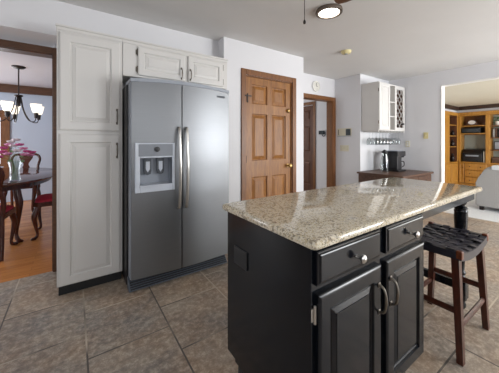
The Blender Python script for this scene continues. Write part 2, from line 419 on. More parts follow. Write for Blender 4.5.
# stained casing of the closet door, the hall opening and the hall door
bm = B(); a = .068
box(bm, DX0-a, DX0, 2.602, 2.62, 0, DZ+a, .004); box(bm, DX1, DX1+a, 2.602, 2.62, 0, DZ+a, .004); box(bm, DX0, DX1, 2.602, 2.62, DZ, DZ+a, .004)
box(bm, DX0, DX0+.012, 2.62, 2.74, 0, DZ); box(bm, DX1-.012, DX1, 2.62, 2.74, 0, DZ); box(bm, DX0+.012, DX1-.012, 2.62, 2.74, DZ-.012, DZ)
struct('trim_door_casing', bm, 'casing')
bm = B(); box(bm, 4.185, 4.257, 3.182, 3.205, 0, 2.08, .004); box(bm, 2.88, 4.185, 3.182, 3.2, 2.01, 2.08, .004); box(bm, 2.88, 2.95, 3.182, 3.2, 0, 2.01, .004)
box(bm, 4.175, 4.19, 3.2, 3.34, 0, 2.02); box(bm, 2.95, 4.175, 3.2, 3.34, 2.005, 2.02)
struct('trim_hall_opening', bm, 'casing')
bm = B(); box(bm, 4.382, 4.40, 3.81, 3.88, 0, 2.11, .003); box(bm, 4.382, 4.40, 4.68, 4.75, 0, 2.11, .003); box(bm, 4.382, 4.40, 3.88, 4.68, 2.04, 2.11, .003)
struct('trim_hall_door', bm, 'casing')
# baseboards
bm = B(); box(bm, 1.44, DX0-a, 2.607, 2.62, 0, .09, .003); box(bm, DX1+a, 2.76, 2.607, 2.62, 0, .09, .003)
struct('baseboard_closet', bm, 'casing')
bm = B(); box(bm, 5.232, 5.25, OY-.012, 2.66, 0, .10, .003); box(bm, 5.232, 5.39, OY-.03, OY-.012, 0, .10, .003)
struct('baseboard_right', bm, 'bookoak')
bm = B(); box(bm, 4.243, 4.257, 2.66, 3.18, 0, .09, .003)
struct('baseboard_hall', bm, 'casing')

# six-panel doors (front toward -y)
def six_panel(name, x0, x1, z0, z1, yf, m, mh, loc=(0, 0, 0), rz=0, pm=None):
    t = .04; w = x1-x0; sw = .092; xm = (x0+x1)/2; mw = .038
    px = [(x0+sw, xm-mw), (xm+mw, x1-sw)]
    h = z1-z0
    rows = [(z0+.115*h, z0+.375*h), (z0+.478*h, z0+.772*h), (z0+.834*h, z0+.955*h)]
    bm = B()
    box(bm, x0, x0+sw, yf, yf+t, z0, z1); box(bm, x1-sw, x1, yf, yf+t, z0, z1); box(bm, xm-mw, xm+mw, yf, yf+t, z0, z1)
    zs = [z0]+[q for r in rows for q in r]+[z1]
    for k in range(0, 8, 2):
        for (a_, b_) in px: box(bm, a_, b_, yf, yf+t, zs[k], zs[k+1])
    d = struct(name, bm, m); d.location = loc; d.rotation_euler = (0, 0, rz)
    for (za, zb) in rows:
        for (a_, b_) in px:
            pb = B(); nested(pb, a_, b_, za, zb, [(0, t-.004), (0, .001), (.006, .016), (.014, .018), (.055, .004)], yf)
            obj('panel', pb, pm or m, d)
    return d
d1 = six_panel('door_1', DX0+.014, DX1-.014, .012, DZ-.014, 2.635, 'oak', 'oakh')
bm = B(); lathe(bm, [(.026, 0), (.026, -.006), (.010, -.010), (.010, -.035), (.022, -.042), (.030, -.054), (.028, -.066), (.014, -.074), (0, -.075)], 16, (2.462, 2.634, .885), 'Y'); obj('knob', bm, 'brass', d1, True, label='brass door knob')
bm = B(); lathe(bm, [(.030, 0), (.030, -.01), (.022, -.024), (.016, -.030), (0, -.031)], 16, (2.462, 2.634, 1.645), 'Y'); obj('deadbolt', bm, 'brass', d1, True, label='small round brass deadbolt')
for z in (1.75, 1.0, .25):
    bm = B(); tube(bm, [(DX0+.012, 2.624, z-.045), (DX0+.012, 2.624, z+.045)], .007, 8); obj('hinge', bm, 'iron', d1)
bm = B(); box(bm, DX0-.02, DX0+.075, 2.592, 2.602, 1.775, 1.79); box(bm, DX0+.01, DX0+.022, 2.59, 2.602, 1.70, 1.81); obj('latch_hook', bm, 'iron', d1, label='dark hook latch')
d2 = six_panel('door_2', 3.893-3.88, 4.667-3.88, .012, 2.03, 0, 'browndoor', 'browndoor', (4.415, 4.68, 0), -PI/2)

# ------------------------------------------------------------------ pantry and fridge cabinets
def bar_handle(x, z0, z1, yf, m, parent, r=.005, out=.028, bow=True):
    bm = B(); zm = (z0+z1)/2
    pts = curve_pts([(x, yf, z0), (x, yf-out*.75, z0+.012), (x, yf-out, zm), (x, yf-out*.75, z1-.012), (x, yf, z1)], 6)
    rr = interp([r*1.15, r*.9, r*1.25, r*.9, r*1.15], 6)
    tube(bm, pts, rr, 8)
    box(bm, x-.008, x+.008, yf-.004, yf, z0-.010, z0+.012, .002); box(bm, x-.008, x+.008, yf-.004, yf, z1-.012, z1+.010, .002)
    return obj('handle', bm, m, parent, True)
def hinge(x, z, yf, parent, m='pewter'):
    bm = B(); tube(bm, [(x, yf-.004, z-.03), (x, yf-.004, z+.03)], .0055, 8); box(bm, x-.014, x+.001, yf-.002, yf, z-.022, z+.022)
    lathe(bm, [(0, z+.034), (.006, z+.03)], 8, (x, yf-.004, 0)); return obj('hinge', bm, m, parent)
YF = 2.455
p = thing('pantry_cabinet', 'tall off-white pantry cabinet with two stacked raised-panel doors, left of the refrigerator', 'cabinet', (.124, 2.74, 0))
def L(bm, p=p): bmesh.ops.translate(bm, vec=-p.location, verts=bm.verts); return bm
bm = B(); box(bm, -.108, .352, YF+.02, 3.02, .085, 2.09, .002)
body = obj('body', L(bm), 'cab', p)
bm = B(); box(bm, -.098, .346, YF+.06, 3.0, 0, .085); obj('toe_kick', L(bm), 'toe', p, label='black recessed toe kick')
bm = B(); box(bm, -.1095, .3535, YF+.018, 3.02, 2.0905, 2.116, .002); box(bm, -.115, .3535, YF+.010, 3.02, 2.116, 2.132, .003); obj('crown_moulding', L(bm), 'cab', p)
for (z0, z1, hz) in ((1.308, 2.072, (1.375, 1.49)), (.092, 1.280, (1.085, 1.2))):
    bm = B(); panel_door(bm, -.09, .332, z0, z1, YF, .02, .066); d = obj('door', L(bm), 'cab', p)
    h = bar_handle(.307, hz[0], hz[1], YF, 'pewter', d); h.data.transform(Matrix.Translation(-p.location))
q = thing('refrigerator_cabinet', 'low off-white two-door wall cabinet above the refrigerator', 'cabinet', (.88, 2.74, 1.80))
bm = B(); box(bm, .356, 1.404, YF+.02, 2.765, 1.80, 2.09, .002); box(bm, .356, .404, YF+.022, 2.765, 1.7999, 1.802)
obj('body', L(bm, q), 'cab', q)
bm = B(); box(bm, .3545, 1.405, YF+.018, 2.765, 2.0905, 2.116, .002); box(bm, .3545, 1.410, YF+.010, 2.765, 2.116, 2.132, .003); obj('crown_moulding', L(bm, q), 'cab', q)
for x0, x1, hx, gx in ((.478, .916, .877, .474), (.948, 1.345, .968, 1.349)):
    bm = B(); panel_door(bm, x0, x1, 1.818, 2.076, YF, .02, .05); d = obj('door', L(bm, q), 'cab', q)
    h = bar_handle(hx, 1.838, 1.938, YF, 'pewter', d); h.data.transform(Matrix.Translation(-q.location))
    for z in (1.87, 2.025):
        h = hinge(gx, z, YF+.018, d); h.data.transform(Matrix.Translation(-q.location))

# ------------------------------------------------------------------ refrigerator
r = thing('refrigerator', 'stainless steel side-by-side refrigerator with an ice and water dispenser', 'refrigerator', (.82, 2.6, 0))
def LR(bm): return L(bm, r)
bm = B(); box(bm, .362, 1.274, 2.335, 2.98, .02, 1.695, .006); obj('body', LR(bm), 'plastic', r, label='black cabinet sides')
def bow(x, xc=.826, hw=.452, y0=2.222, amt=.030): return y0-amt*(1-((x-xc)/hw)**2)
def arch(x): return .020*(1-((x-.826)/.452)**2)
def fridge_door(x0, x1, z0, z1, hole=None):
    bm = B(); n = 14; xs = [x0+(x1-x0)*k/n for k in range(n+1)]; zs = [z0, z1]; ZT = z1
    if hole:
        hx0, hx1, hz0, hz1 = hole
        xs = sorted([x for x in xs if min(abs(x-hx0), abs(x-hx1)) > .008]+[hx0, hx1]); zs = [z0, hz0, hz1, z1]
    fr = [[bm.verts.new((x, bow(x), z+(arch(x) if z == ZT else 0))) for z in zs] for x in xs]; bk = [[bm.verts.new((x, 2.312, z+(arch(x) if z == ZT else 0))) for z in zs] for x in xs]
    inh = lambda i, j: hole and j == 1 and xs[i] >= hx0-1e-6 and xs[i+1] <= hx1+1e-6
    for i in range(len(xs)-1):
        for j in range(len(zs)-1):
            if not inh(i, j): bm.faces.new((fr[i][j], fr[i+1][j], fr[i+1][j+1], fr[i][j+1]))
            bm.faces.new((bk[i][j], bk[i][j+1], bk[i+1][j+1], bk[i+1][j]))
        bm.faces.new((fr[i][0], bk[i][0], bk[i+1][0], fr[i+1][0])); bm.faces.new((fr[i][-1], fr[i+1][-1], bk[i+1][-1], bk[i][-1]))
    for j in range(len(zs)-1):
        bm.faces.new((fr[0][j], fr[0][j+1], bk[0][j+1], bk[0][j])); bm.faces.new((fr[-1][j], bk[-1][j], bk[-1][j+1], fr[-1][j+1]))
    return bm
fl = obj('door', LR(fridge_door(.380, .783, .105, 1.698, (.425, .705, .845, 1.095))), 'steel', r, True)
bm = B(); box(bm, .374, .3798, 2.226, 2.311, .105, 1.698, .002); obj('door_edge', LR(bm), 'mgrey', fl)
frd = obj('door', LR(fridge_door(.792, 1.278, .105, 1.698)), 'steel', r, True)
def fridge_handle(x, d):
    bm = B(); y = bow(x)
    pts = curve_pts([(x, y, .64), (x, y-.028, .68), (x, y-.052, .99), (x, y-.028, 1.30), (x, y, 1.34)], 8)
    tube(bm, pts, [(.010, .013)]*len(pts), 12); o = obj('handle', LR(bm), 'nickel', d, True); return o
fridge_handle(.757, fl); fridge_handle(.823, frd)
bm = B(); yb = bow(1.2)-.003; box(bm, 1.135, 1.225, yb-.004, yb+.02, 1.645, 1.662, .002); obj('badge', LR(bm), 'dgrey', frd, label='small dark nameplate at the top corner')
# hinge cover strip over the doors
bm = B(); n = 20; ol = [(.374+(1.28-.374)*k/n, bow(.374+(1.28-.374)*k/n)-.004) for k in range(n+1)]+[(1.28, 2.45), (.374, 2.45)]
prism(bm, ol, 1.7005, 1.728, 'XY')
for w_ in bm.verts: w_.co.z += arch(min(max(w_.co.x, .38), 1.275))
obj('hinge_cover', LR(bm), 'mgrey', r)
# dispenser
ds = None
yd = bow(.56)-.020
bm = B(); n = 8
def frame_front(bm, x0, x1, z0, z1, hx0, hx1, hz0, hz1, yf, yb):
    box(bm, x0, hx0, yf, yb, z0, z1, .004); box(bm, hx1, x1, yf, yb, z0, z1, .004); box(bm, hx0, hx1, yf, yb, z0, hz0, .004); box(bm, hx0, hx1, yf, yb, hz1, z1, .004)
frame_front(bm, .402, .722, .805, 1.208, .438, .698, .858, 1.085, yd, yd+.045)
ds = obj('dispenser', LR(bm), 'lgrey', r, label='pale grey dispenser surround')
bm = B(); box(bm, .43, .70, 2.30, 2.308, .846, 1.094); box(bm, .426, .432, 2.2, 2.30, .846, 1.094); box(bm, .698, .704, 2.2, 2.30, .846, 1.094); box(bm, .432, .698, 2.2, 2.30, 1.088, 1.094)
obj('recess', LR(bm), 'mgrey', ds)
bm = B(); box(bm, .432, .698, yd-.006, 2.295, .850, .862, .003); obj('drip_tray', LR(bm), 'lgrey', ds)
bm = B(); box(bm, .428, .702, yd-.004, yd+.004, 1.098, 1.198, .003); obj('control_panel', LR(bm), 'panelgrey', ds)
bm = B(); lathe(bm, [(.022, 0), (.022, -.008), (0, -.010)], 18, (.57, yd-.004, 1.155), 'Y'); obj('dial', LR(bm), 'plastic', ds, label='round black dial')
for x in (.515, .62):
    bm = B(); prism(bm, [(x-.03, .97), (x-.024, .945), (x, .935), (x+.024, .945), (x+.03, .97), (x+.03, 1.075), (x-.03, 1.075)], 2.262, 2.276); obj('paddle', LR(bm), 'dgrey', ds, label='dark grey dispenser paddle')
    bm = B(); prism(bm, [(x-.016, .985), (x, .96), (x+.016, .985), (x+.016, 1.05), (x-.016, 1.05)], 2.256, 2.263); obj('paddle_pad', LR(bm), 'lgrey', ds)
# kick grille
bm = B(); prism(bm, [(2.245, 0.004), (2.225, .012), (2.225, .020), (2.30, .098), (2.32, .098), (2.32, .004)], .366, 1.262, 'YZ')
kg = obj('kick_grille', LR(bm), 'grille', r)
bm = B()
for k in range(6):
    t = (k+.5)/6; y = 2.222+.075*t; z = .02+.078*t
    box(bm, .375, 1.255, y-.004, y+.004, z-.004, z+.004)
obj('slats', LR(bm), 'plastic', kg)

# ------------------------------------------------------------------ island
i = thing('kitchen_island', 'black painted kitchen island with two drawers over two doors and turned legs', 'kitchen island', (1.5, .87, 0))
def LI(bm): return L(bm, i)
IX0, IX1, IY0, IY1, IT = .668, 1.512, .598, 1.172, .860
bm = B(); prism(bm, [(IY0, .115), (IY1-.075, .115), (IY1-.075, .128), (IY1, .128), (IY1, IT), (IY0, IT)], IX0, IX1, 'YZ')
bd = obj('body', LI(bm), 'black', i)
bm = B(); box(bm, IX0+.012, IX1-.01, IY0+.07, IY1-.085, 0, .1149); obj('toe_kick', LI(bm), 'toe', i)
bm = B(); box(bm, IX0-.006, IX0, IY0-.0, IY0+.05, .02, IT); 
yf = .578
for x0, x1, kx in ((.682, 1.083, .902), (1.130, 1.500, 1.35)):
    bm = B(); nested(bm, x0, x1, .725, .843, [(0, .02), (0, .008), (.003, .0055), (.008, .005), (.011, .0015), (.015, 0)], yf); d = obj('drawer', LI(bm), 'black', i)
    bm = B(); lathe(bm, [(.008, 0), (.006, -.006), (.006, -.016), (.011, -.02), (.0165, -.026), (.0165, -.031), (.010, -.037), (0, -.038)], 16, (kx, yf, .775), 'Y'); obj('knob', LI(bm), 'nickel', d, True, label='nickel knob')
for x0, x1, hx, gx in ((.686, 1.085, 1.062, .680), (1.130, 1.505, 1.158, 1.506)):
    bm = B(); panel_door(bm, x0, x1, .120, .694, yf, .02, .058); d = obj('door', LI(bm), 'black', i)
    h = bar_handle(hx, .50, .615, yf, 'pewter', d, .0055, .03); h.data.transform(Matrix.Translation(-i.location))
    for z in (.22, .625):
        if gx < 1: h = hinge(gx, z, yf+.019, d, 'nickel'); h.data.transform(Matrix.Translation(-i.location))
bm = B(); box(bm, IX0-.006, IX0, .985, 1.10, .615, .70, .002); obj('outlet', LI(bm), 'toe', i, label='black outlet plate on the end panel')
# apron, posts, stretchers
bm = B(); box(bm, IX1+.001, 2.395, .60, .622, .800, .8625); box(bm, IX1+.001, 2.395, 1.10, 1.122, .800, .8625); box(bm, 2.373, 2.395, .622, 1.10, .800, .8625); obj('apron', LI(bm), 'black', i)
prof = [(.020, 0), (.026, .012), (.028, .03), (.022, .05), (.030, .062)]
PX = 2.345
for py in (.665, 1.06):
    bm = B(); lathe(bm, [(.022, 0), (.029, .012), (.031, .032), (.024, .052), (.034, .066), (.034, .075)], 18, (PX, py, 0))
    box(bm, PX-.036, PX+.036, py-.036, py+.036, .075, .215, .004)
    lathe(bm, [(.034, .215), (.034, .225), (.024, .235), (.021, .245), (.030, .256), (.030, .264), (.021, .275), (.023, .32), (.033, .50), (.040, .62), (.041, .67), (.040, .70), (.041, .705), (.041, .715), (.038, .722), (.042, .73), (.038, .74), (.024, .748), (.026, .756), (.035, .770), (.038, .784), (.032, .799), (.032, .8)], 20, (PX, py, 0))
    box(bm, PX-.027, PX+.027, py-.036, py+.036, .8, .8625)
    obj('leg', LI(bm), 'black', i, True)
bm = B(); box(bm, PX-.018, PX+.018, .701, 1.024, .13, .19, .003); obj('stretcher', LI(bm), 'black', i)
# granite worktop
bm = B(); x0, x1, y0, y1, rc = .642, 2.425, .560, 1.195, .018
ol = []
for cx_, cy_, a0 in ((x1-rc, y0+rc, -90), (x1-rc, y1-rc, 0), (x0+rc, y1-rc, 90), (x0+rc, y0+rc, 180)):
    for k in range(6): a_ = math.radians(a0+k*18); ol.append((cx_+rc*math.cos(a_), cy_+rc*math.sin(a_)))
rings = []
for ins, z in ((.006, .8625), (.0015, .8645), (0, .869), (0, .883), (.003, .889), (.008, .892), (.012, .893)):
    cxm, cym = (x0+x1)/2, (y0+y1)/2
    rings.append([bm.verts.new((px-ins*(1 if px > cxm else -1), py_-ins*(1 if py_ > cym else -1), z)) for px, py_ in ol])
for a_, b_ in zip(rings, rings[1:]):
    n = len(a_)
    for k in range(n): bm.faces.new((a_[k], a_[(k+1) % n], b_[(k+1) % n], b_[k]))
bm.faces.new(rings[0][::-1]); bm.faces.new(rings[-1])
ct = obj('granite_countertop', bm, 'granite', None, True); tag(ct, 'beige speckled granite worktop on the black kitchen island', 'countertop')

# ------------------------------------------------------------------ stool
s = thing('saddle_stool', 'dark wooden saddle stool with woven black leather seat, beside the island', 'stool', (1.985, .655, 0))
SW, SD, SZ = .245, .165, .612
def sad(x): return SZ-.034+.034*(x/SW)**2
def legpt(sx_, sy_, z):
    t = 1-z/.59; return Vector((sx_*(.205+.028*t), sy_*(.128+.030*t), z))
for sx_, sy_ in ((-1, -1), (1, -1), (1, 1), (-1, 1)):
    bm = B(); a_, b_ = legpt(sx_, sy_, 0), legpt(sx_, sy_, .572)
    v1 = [bm.verts.new(a_+Vector((dx*.017, dy*.015, 0))) for dx, dy in ((-1, -1), (1, -1), (1, 1), (-1, 1))]
    v2 = [bm.verts.new(b_+Vector((dx*.022, dy*.018, 0))) for dx, dy in ((-1, -1), (1, -1), (1, 1), (-1, 1))]
    for k in range(4): bm.faces.new((v1[k], v1[(k+1) % 4], v2[(k+1) % 4], v2[k]))
    bm.faces.new(v1[::-1]); bm.faces.new(v2)
    obj('leg', bm, 'stool', s)
for (a_, b_, z) in (((-1, -1), (1, -1), .19), ((-1, 1), (1, 1), .19), ((-1, -1), (-1, 1), .27), ((1, -1), (1, 1), .27)):
    bm = B(); A_, B_ = legpt(*a_, z), legpt(*b_, z); d_ = (B_-A_).normalized()*.012
    tube(bm, [A_+d_, B_-d_], [(.019, .011)]*2, 4 if False else 8); obj('stretcher', bm, 'stool', s)
# seat frame: two long curved rails and two end rails
bm = B(); n = 16
for sy_ in (-1, 1):
    top = [(-SW+2*SW*k/n, sad(-SW+2*SW*k/n)) for k in range(n+1)]
    ol = top+[(x, z-.045) for x, z in reversed(top)]
    y0_, y1_ = sorted((sy_*SD, sy_*(SD-.03))); prism(bm, ol, y0_, y1_)
for sx_ in (-1, 1):
    a_, b_ = sorted((sx_*SW, sx_*(SW-.035))); box(bm, a_, b_, -SD+.03, SD-.03, sad(SW)-.045, sad(SW)-.004)
top = [(-SW+.036+2*(SW-.036)*k/n, sad(-SW+.036+2*(SW-.036)*k/n)-.010) for k in range(n+1)]
prism(bm, top+[(x, z-.008) for x, z in reversed(top)], -SD+.031, SD-.031)
obj('seat_frame', bm, 'leather', s, label='black leather-wrapped seat rails')
for sx_ in (-1, 1):
    for sy_ in (-1, 1):
        x0_, x1_ = sorted((sx_*(SW+.003), sx_*(SW-.026))); y0_, y1_ = sorted((sy_*(SD+.003), sy_*(SD-.026)))
        bm = B(); box(bm, x0_, x1_, y0_, y1_, SZ-.04, SZ+.004, .005); obj('seat_corner', bm, 'stoolend', s, label='worn reddish wooden seat corner')
bm = B()
NX, NY = 8, 5
def strap(path, wd, wdir):
    rows_ = []
    for p_ in path:
        p_ = Vector(p_); w_ = Vector(wdir)*wd/2; rows_.append([bm.verts.new(p_-w_), bm.verts.new(p_+w_), bm.verts.new(p_+w_-Vector((0, 0, .003))), bm.verts.new(p_-w_-Vector((0, 0, .003)))])
    for a_, b_ in zip(rows_, rows_[1:]):
        for k in range(4): bm.faces.new((a_[k], a_[(k+1) % 4], b_[(k+1) % 4], b_[k]))
    bm.faces.new(rows_[0][::-1]); bm.faces.new(rows_[-1])
for ix in range(NX):
    x = -SW+.045+(2*SW-.09)*(ix+.5)/NX
    path = [(x, -SD+.002+(2*SD-.004)*k/48, sad(x)+.003+0.005*math.sin(PI*(NY*k/48+ix))) for k in range(49)]
    strap(path, .037, (1, 0, 0))
for iy in range(NY):
    y = -SD+.03+(2*SD-.06)*(iy+.5)/NY
    path = []
    for k in range(61):
        x = -SW+.012+(2*SW-.024)*k/60; path.append((x, y, sad(x)+.003-.005*math.sin(PI*((x+SW-.045)/(2*SW-.09)*NX+iy+.0))*1))
    strap(path, .040, (0, 1, 0))
obj('woven_seat', bm, 'strap', s, label='woven black leather straps')

# ------------------------------------------------------------------ coffee corner
u = thing('coffee_sideboard', 'low brown wooden sideboard in the corner under the wall cabinet', 'sideboard', (4.68, 2.26, 0))
def LU(bm): return L(bm, u)
bm = B(); box(bm, 4.16, 5.225, 1.905, 2.635, .08, .655, .003); obj('body', LU(bm), 'walnut', u)
bm = B(); box(bm, 4.12, 5.23, 1.865, 2.645, .655, .685, .006); obj('top', LU(bm), 'walnut', u)
for x0, x1 in ((4.19, 4.68), (4.70, 5.20)):
    bm = B(); panel_door(bm, x0, x1, .12, .47, 1.89, .015, .05); d = obj('door', LU(bm), 'walnut', u)
    bm = B(); nested(bm, x0, x1, .49, .635, [(0, .015), (0, .004), (.008, 0)], 1.89); d2_ = obj('drawer', LU(bm), 'walnut', u)
    for dd, zz in ((d, .42), (d2_, .56)):
        bm = B(); lathe(bm, [(.006, 0), (.006, -.012), (.012, -.018), (0, -.026)], 10, ((x0+x1)/2, 1.89, zz), 'Y'); obj('knob', LU(bm), 'iron', dd, True)
for x in (4.2, 5.18):
    for y in (1.94, 2.6): bm = B(); box(bm, x-.03, x+.03, y-.03, y+.03, 0, .0799); obj('foot', LU(bm), 'walnut', u)
# coffee maker: body along the left, brew head over the carafe on its front
k_ = thing('coffee_maker', 'black drip coffee maker with glass carafe on the sideboard', 'coffee maker', (4.80, 2.34, .686))
bm = B(); box(bm, -.14, .14, -.15, .14, 0, .03, .008); box(bm, -.14, .02, -.13, .14, .03, .30, .012); obj('housing', bm, 'plastic', k_)
bm = B(); box(bm, -.14, .15, -.14, .14, .27, .36, .015); box(bm, .03, .14, -.12, .12, .245, .27, .01); obj('brew_head', bm, 'plastic', k_)
bm = B(); box(bm, -.12, .12, -.12, .12, .36, .368, .003); obj('lid', bm, 'mgrey', k_, label='silver lid')
bm = B(); lathe(bm, [(.045, 0), (.062, .02), (.066, .06), (.055, .11), (.040, .14), (.042, .15), (.038, .14), (.052, .11), (.062, .06), (.058, .022), (0, .006)], 18, (.08, -.04, .032), close=False); cf = obj('carafe', bm, 'smoke', k_, True)
bm = B(); tube(bm, curve_pts([(.12, -.08, .17), (.155, -.10, .165), (.16, -.105, .10), (.135, -.09, .075)], 5), .009, 8); obj('carafe_handle', bm, 'plastic', cf, True)
g = thing('glass_carafe', 'tall clear glass carafe with dark stopper, left of the coffee maker', 'carafe', (4.52, 2.36, .686))
bm = B(); lathe(bm, [(.055, 0), (.062, .01), (.066, .10), (.060, .22), (.045, .30), (.048, .33), (.044, .33), (.041, .30), (.056, .22), (.062, .10), (.058, .012), (0, .008)], 20, close=False); obj('bowl', bm, 'glass', g, True)
bm = B(); lathe(bm, [(.046, .325), (.05, .34), (.05, .36), (.02, .372), (.018, .385), (0, .39)], 16); obj('stopper', bm, 'plastic', g, True)
# wall cabinet with lattice wine rack
wc = thing('wine_wall_cabinet', 'off-white wall cabinet with open cubbies and lattice wine rack above the sideboard', 'cabinet', (4.74, 2.48, 1.41))
def LW(bm): return L(bm, wc)
yc = 2.335
bm = B()
box(bm, 4.272, 4.29, yc, 2.648, 1.41, 2.245); box(bm, 5.19, 5.208, yc, 2.648, 1.41, 2.245); box(bm, 4.29, 5.19, yc, 2.648, 1.41, 1.43); box(bm, 4.29, 5.19, yc, 2.648, 2.225, 2.245)
box(bm, 4.29, 5.19, 2.63, 2.648, 1.43, 2.225); box(bm, 4.62, 4.638, yc, 2.63, 1.43, 2.225); box(bm, 4.835, 4.853, yc, 2.63, 1.43, 2.225)
box(bm, 4.853, 4.90, yc, yc+.018, 1.43, 2.225); box(bm, 5.145, 5.19, yc, yc+.018, 1.43, 2.225); box(bm, 4.90, 5.145, yc, yc+.018, 1.43, 1.475); box(bm, 4.90, 5.145, yc, yc+.018, 2.18, 2.225)
obj('body', LW(bm), 'cab', wc)
bm = B(); panel_door(bm, 4.275, 4.630, 1.425, 2.23, yc-.021, .02, .055); d = obj('door', LW(bm), 'cab', wc)
for z in (1.55, 2.1): h = hinge(4.271, z, yc-.004, d); h.data.transform(Matrix.Translation(-wc.location))
for z in (1.66, 1.92): bm = B(); box(bm, 4.638, 4.835, yc, 2.63, z, z+.016); obj('shelf', LW(bm), 'cab', wc)
bm = B(); lx0, lx1, lz0, lz1 = 4.90, 5.145, 1.475, 2.18
def clip_bar(bm, c0, sgn):
    # line x = t, z = c0 + sgn*t*1.0 over the opening, cut at its edges
    ps = []
    for x in (lx0, lx1):
        z = c0+sgn*(x-lx0)*1.15
        ps.append((x, z))
    (xa, za), (xb, zb) = ps
    def cut(x, z): 
        zz = min(max(z, lz0), lz1); return (lx0+(zz-c0)/(sgn*1.15), zz) if zz != z else (x, z)
    a_, b_ = cut(xa, za), cut(xb, zb)
    if abs(a_[0]-b_[0]) < .02: return
    tube(bm, [(a_[0], yc+.009+(.004*sgn), a_[1]), (b_[0], yc+.009+(.004*sgn), b_[1])], [(.004, .008)]*2, 4)
for k in range(-2, 6):
    clip_bar(bm, 1.475+k*.141+.02, 1); clip_bar(bm, 1.475+.28+k*.141+.02, -1)
obj('wine_lattice', LW(bm), 'cab', wc)
bm = B(); box(bm, 4.8531, 5.1899, 2.45, 2.6299, 1.4301, 2.2249); box(bm, 4.8531, 4.899, yc+.0185, 2.45, 1.4301, 2.2249); box(bm, 5.146, 5.1899, yc+.0185, 2.45, 1.4301, 2.2249); obj('rack_shade_lining', LW(bm), 'browndoor', wc, label='inside of the wine rack, shade put into its dark colour')  # dark linings put the shade behind the lattice into colour
bm = B()
for x in [4.30+.112*k for k in range(9)]: box(bm, x-.022, x+.022, yc+.01, 2.62, 1.385, 1.392); box(bm, x-.006, x+.006, yc+.01, 2.62, 1.392, 1.41)
obj('stemware_rails', LW(bm), 'cab', wc)
bt = thing('wine_bottle', 'dark wine bottle lying in the lattice wine rack, neck sticking out', 'bottle', (5.10, 2.36, 1.545))
bm = B(); lathe(bm, [(0, .085), (.034, .085), (.036, .08), (.036, .05), (.014, .0), (.0135, -.06), (0, -.06)], 14, (0, 0, 0), 'Y'); obj('glass_body', bm, 'plastic', bt, True)
bm = B(); lathe(bm, [(0, -.062), (.0155, -.062), (.0155, -.02), (.0145, -.02)], 14, (0, 0, 0), 'Y', close=False); obj('foil_cap', bm, 'plastic', bt, True)
wg = None
gn = 0
for row, y in enumerate((2.42, 2.55)):
    for x in [4.356+.112*k for k in range(8)]:
        lab = 'clear stemmed wine glass hanging upside down under the wall cabinet'
        if wg is None:
            wg = thing('wine_glass', lab, 'wine glass', (x, y, 1.3915), 0, 'wine glasses hanging under the cabinet')
            bm = B(); lathe(bm, [(0, .002), (.036, .001), (.037, .003), (.006, .006), (.0045, .012)], 14, close=False); lathe(bm, [(.0045, .012)], 3, close=False) if False else None; obj('foot', bm, 'glass', wg, True)
            bm = B(); lathe(bm, [(.0045, .008), (.004, -.09), (.010, -.102)], 10); obj('stem', bm, 'glass', wg, True)
            bm = B(); lathe(bm, [(.004, -.10), (.030, -.122), (.044, -.16), (.042, -.205), (.036, -.235), (.035, -.235), (.040, -.205), (.042, -.16), (.028, -.124), (0, -.108)], 14, close=False); obj('bowl', bm, 'glass', wg, True)
        else: dup(wg, (x, y, 1.3915), 0, lab)

# ------------------------------------------------------------------ wall plates, clock, thermostat, detector
def plate(name, label, cat, cx_, cz_, w, h, wall, at_, m, extras=None):
    """wall 'X-': plate on a wall facing -x at x=at_ (cx_ is y); 'Y-': on a wall facing -y at y=at_"""
    o = thing(name, label, cat, (at_, cx_, cz_) if wall == 'X' else (cx_, at_, cz_), -PI/2 if wall == 'X' else 0)
    bm = B(); box(bm, -w/2, w/2, -.008, 0, -h/2, h/2, .003); obj('plate', bm, m, o)
    for nm, x0_, x1_, z0_, z1_, dpt, mm_ in extras or []:
        bm = B(); box(bm, x0_, x1_, -.008-dpt, -.0075, z0_, z1_, .001); obj(nm, bm, mm_, o)
    return o
plate('outlet_plate', 'yellowed ivory switch plate on the wall right of the coffee corner', 'switch', 1.995, 1.325, .075, .115, 'X', 5.249, 'ivory', [('toggle', -.006, .006, -.012, .014, .012, 'ivory')])
plate('outlet_plate', 'pale outlet plate right behind the coffee maker', 'outlet', 2.30, 1.17, .075, .115, 'X', 5.249, 'beige', [('socket', -.016, .016, .008, .036, .002, 'white'), ('socket', -.016, .016, -.036, -.008, .002, 'white')])
plate('light_switch', 'beige double light switch plate below the thermostat', 'switch', 2.985, 1.09, .19, .115, 'X', 4.256, 'beige', [('toggle', -.05, -.036, -.012, .014, .012, 'beige'), ('toggle', .036, .05, -.012, .014, .012, 'beige')])
t_ = plate('thermostat', 'wide beige thermostat with a dark screen on the hall corner wall', 'thermostat', 2.985, 1.395, .30, .15, 'X', 4.256, 'beige', [('screen', .04, .135, -.06, .06, .012, 'screen'), ('sensor_slot', -.13, -.12, -.05, .05, .004, 'screen'), ('lower_rail', -.15, .15, -.078, -.068, .012, 'mgrey')])
w_ = thing('wall_fixture', 'small dark fixture with a ring on the hall wall beyond the opening', 'wall fixture', (4.399, 3.60, 1.40), -PI/2)
bm = B(); box(bm, -.09, .04, -.05, 0, -.03, .05, .006); obj('bracket', bm, 'screen', w_)
bm = B(); tube(bm, [(.03+.045*math.cos(a*PI/8), -.03, -.015+.055*math.sin(a*PI/8)) for a in range(17)], .010, 6); obj('ring', bm, 'dgrey', w_, True)
c_ = thing('wall_clock', 'round white wall clock above the hall opening', 'clock', (3.684, 3.199, 2.236))
bm = B(); lathe(bm, [(.10, 0), (.10, -.025), (.092, -.03), (.088, -.02), (0, -.02)], 28, axis='Y'); obj('case', bm, 'white', c_, True)
bm = B(); lathe(bm, [(.087, -.021), (0, -.0215)], 28, axis='Y'); obj('face', bm, 'paper', c_)
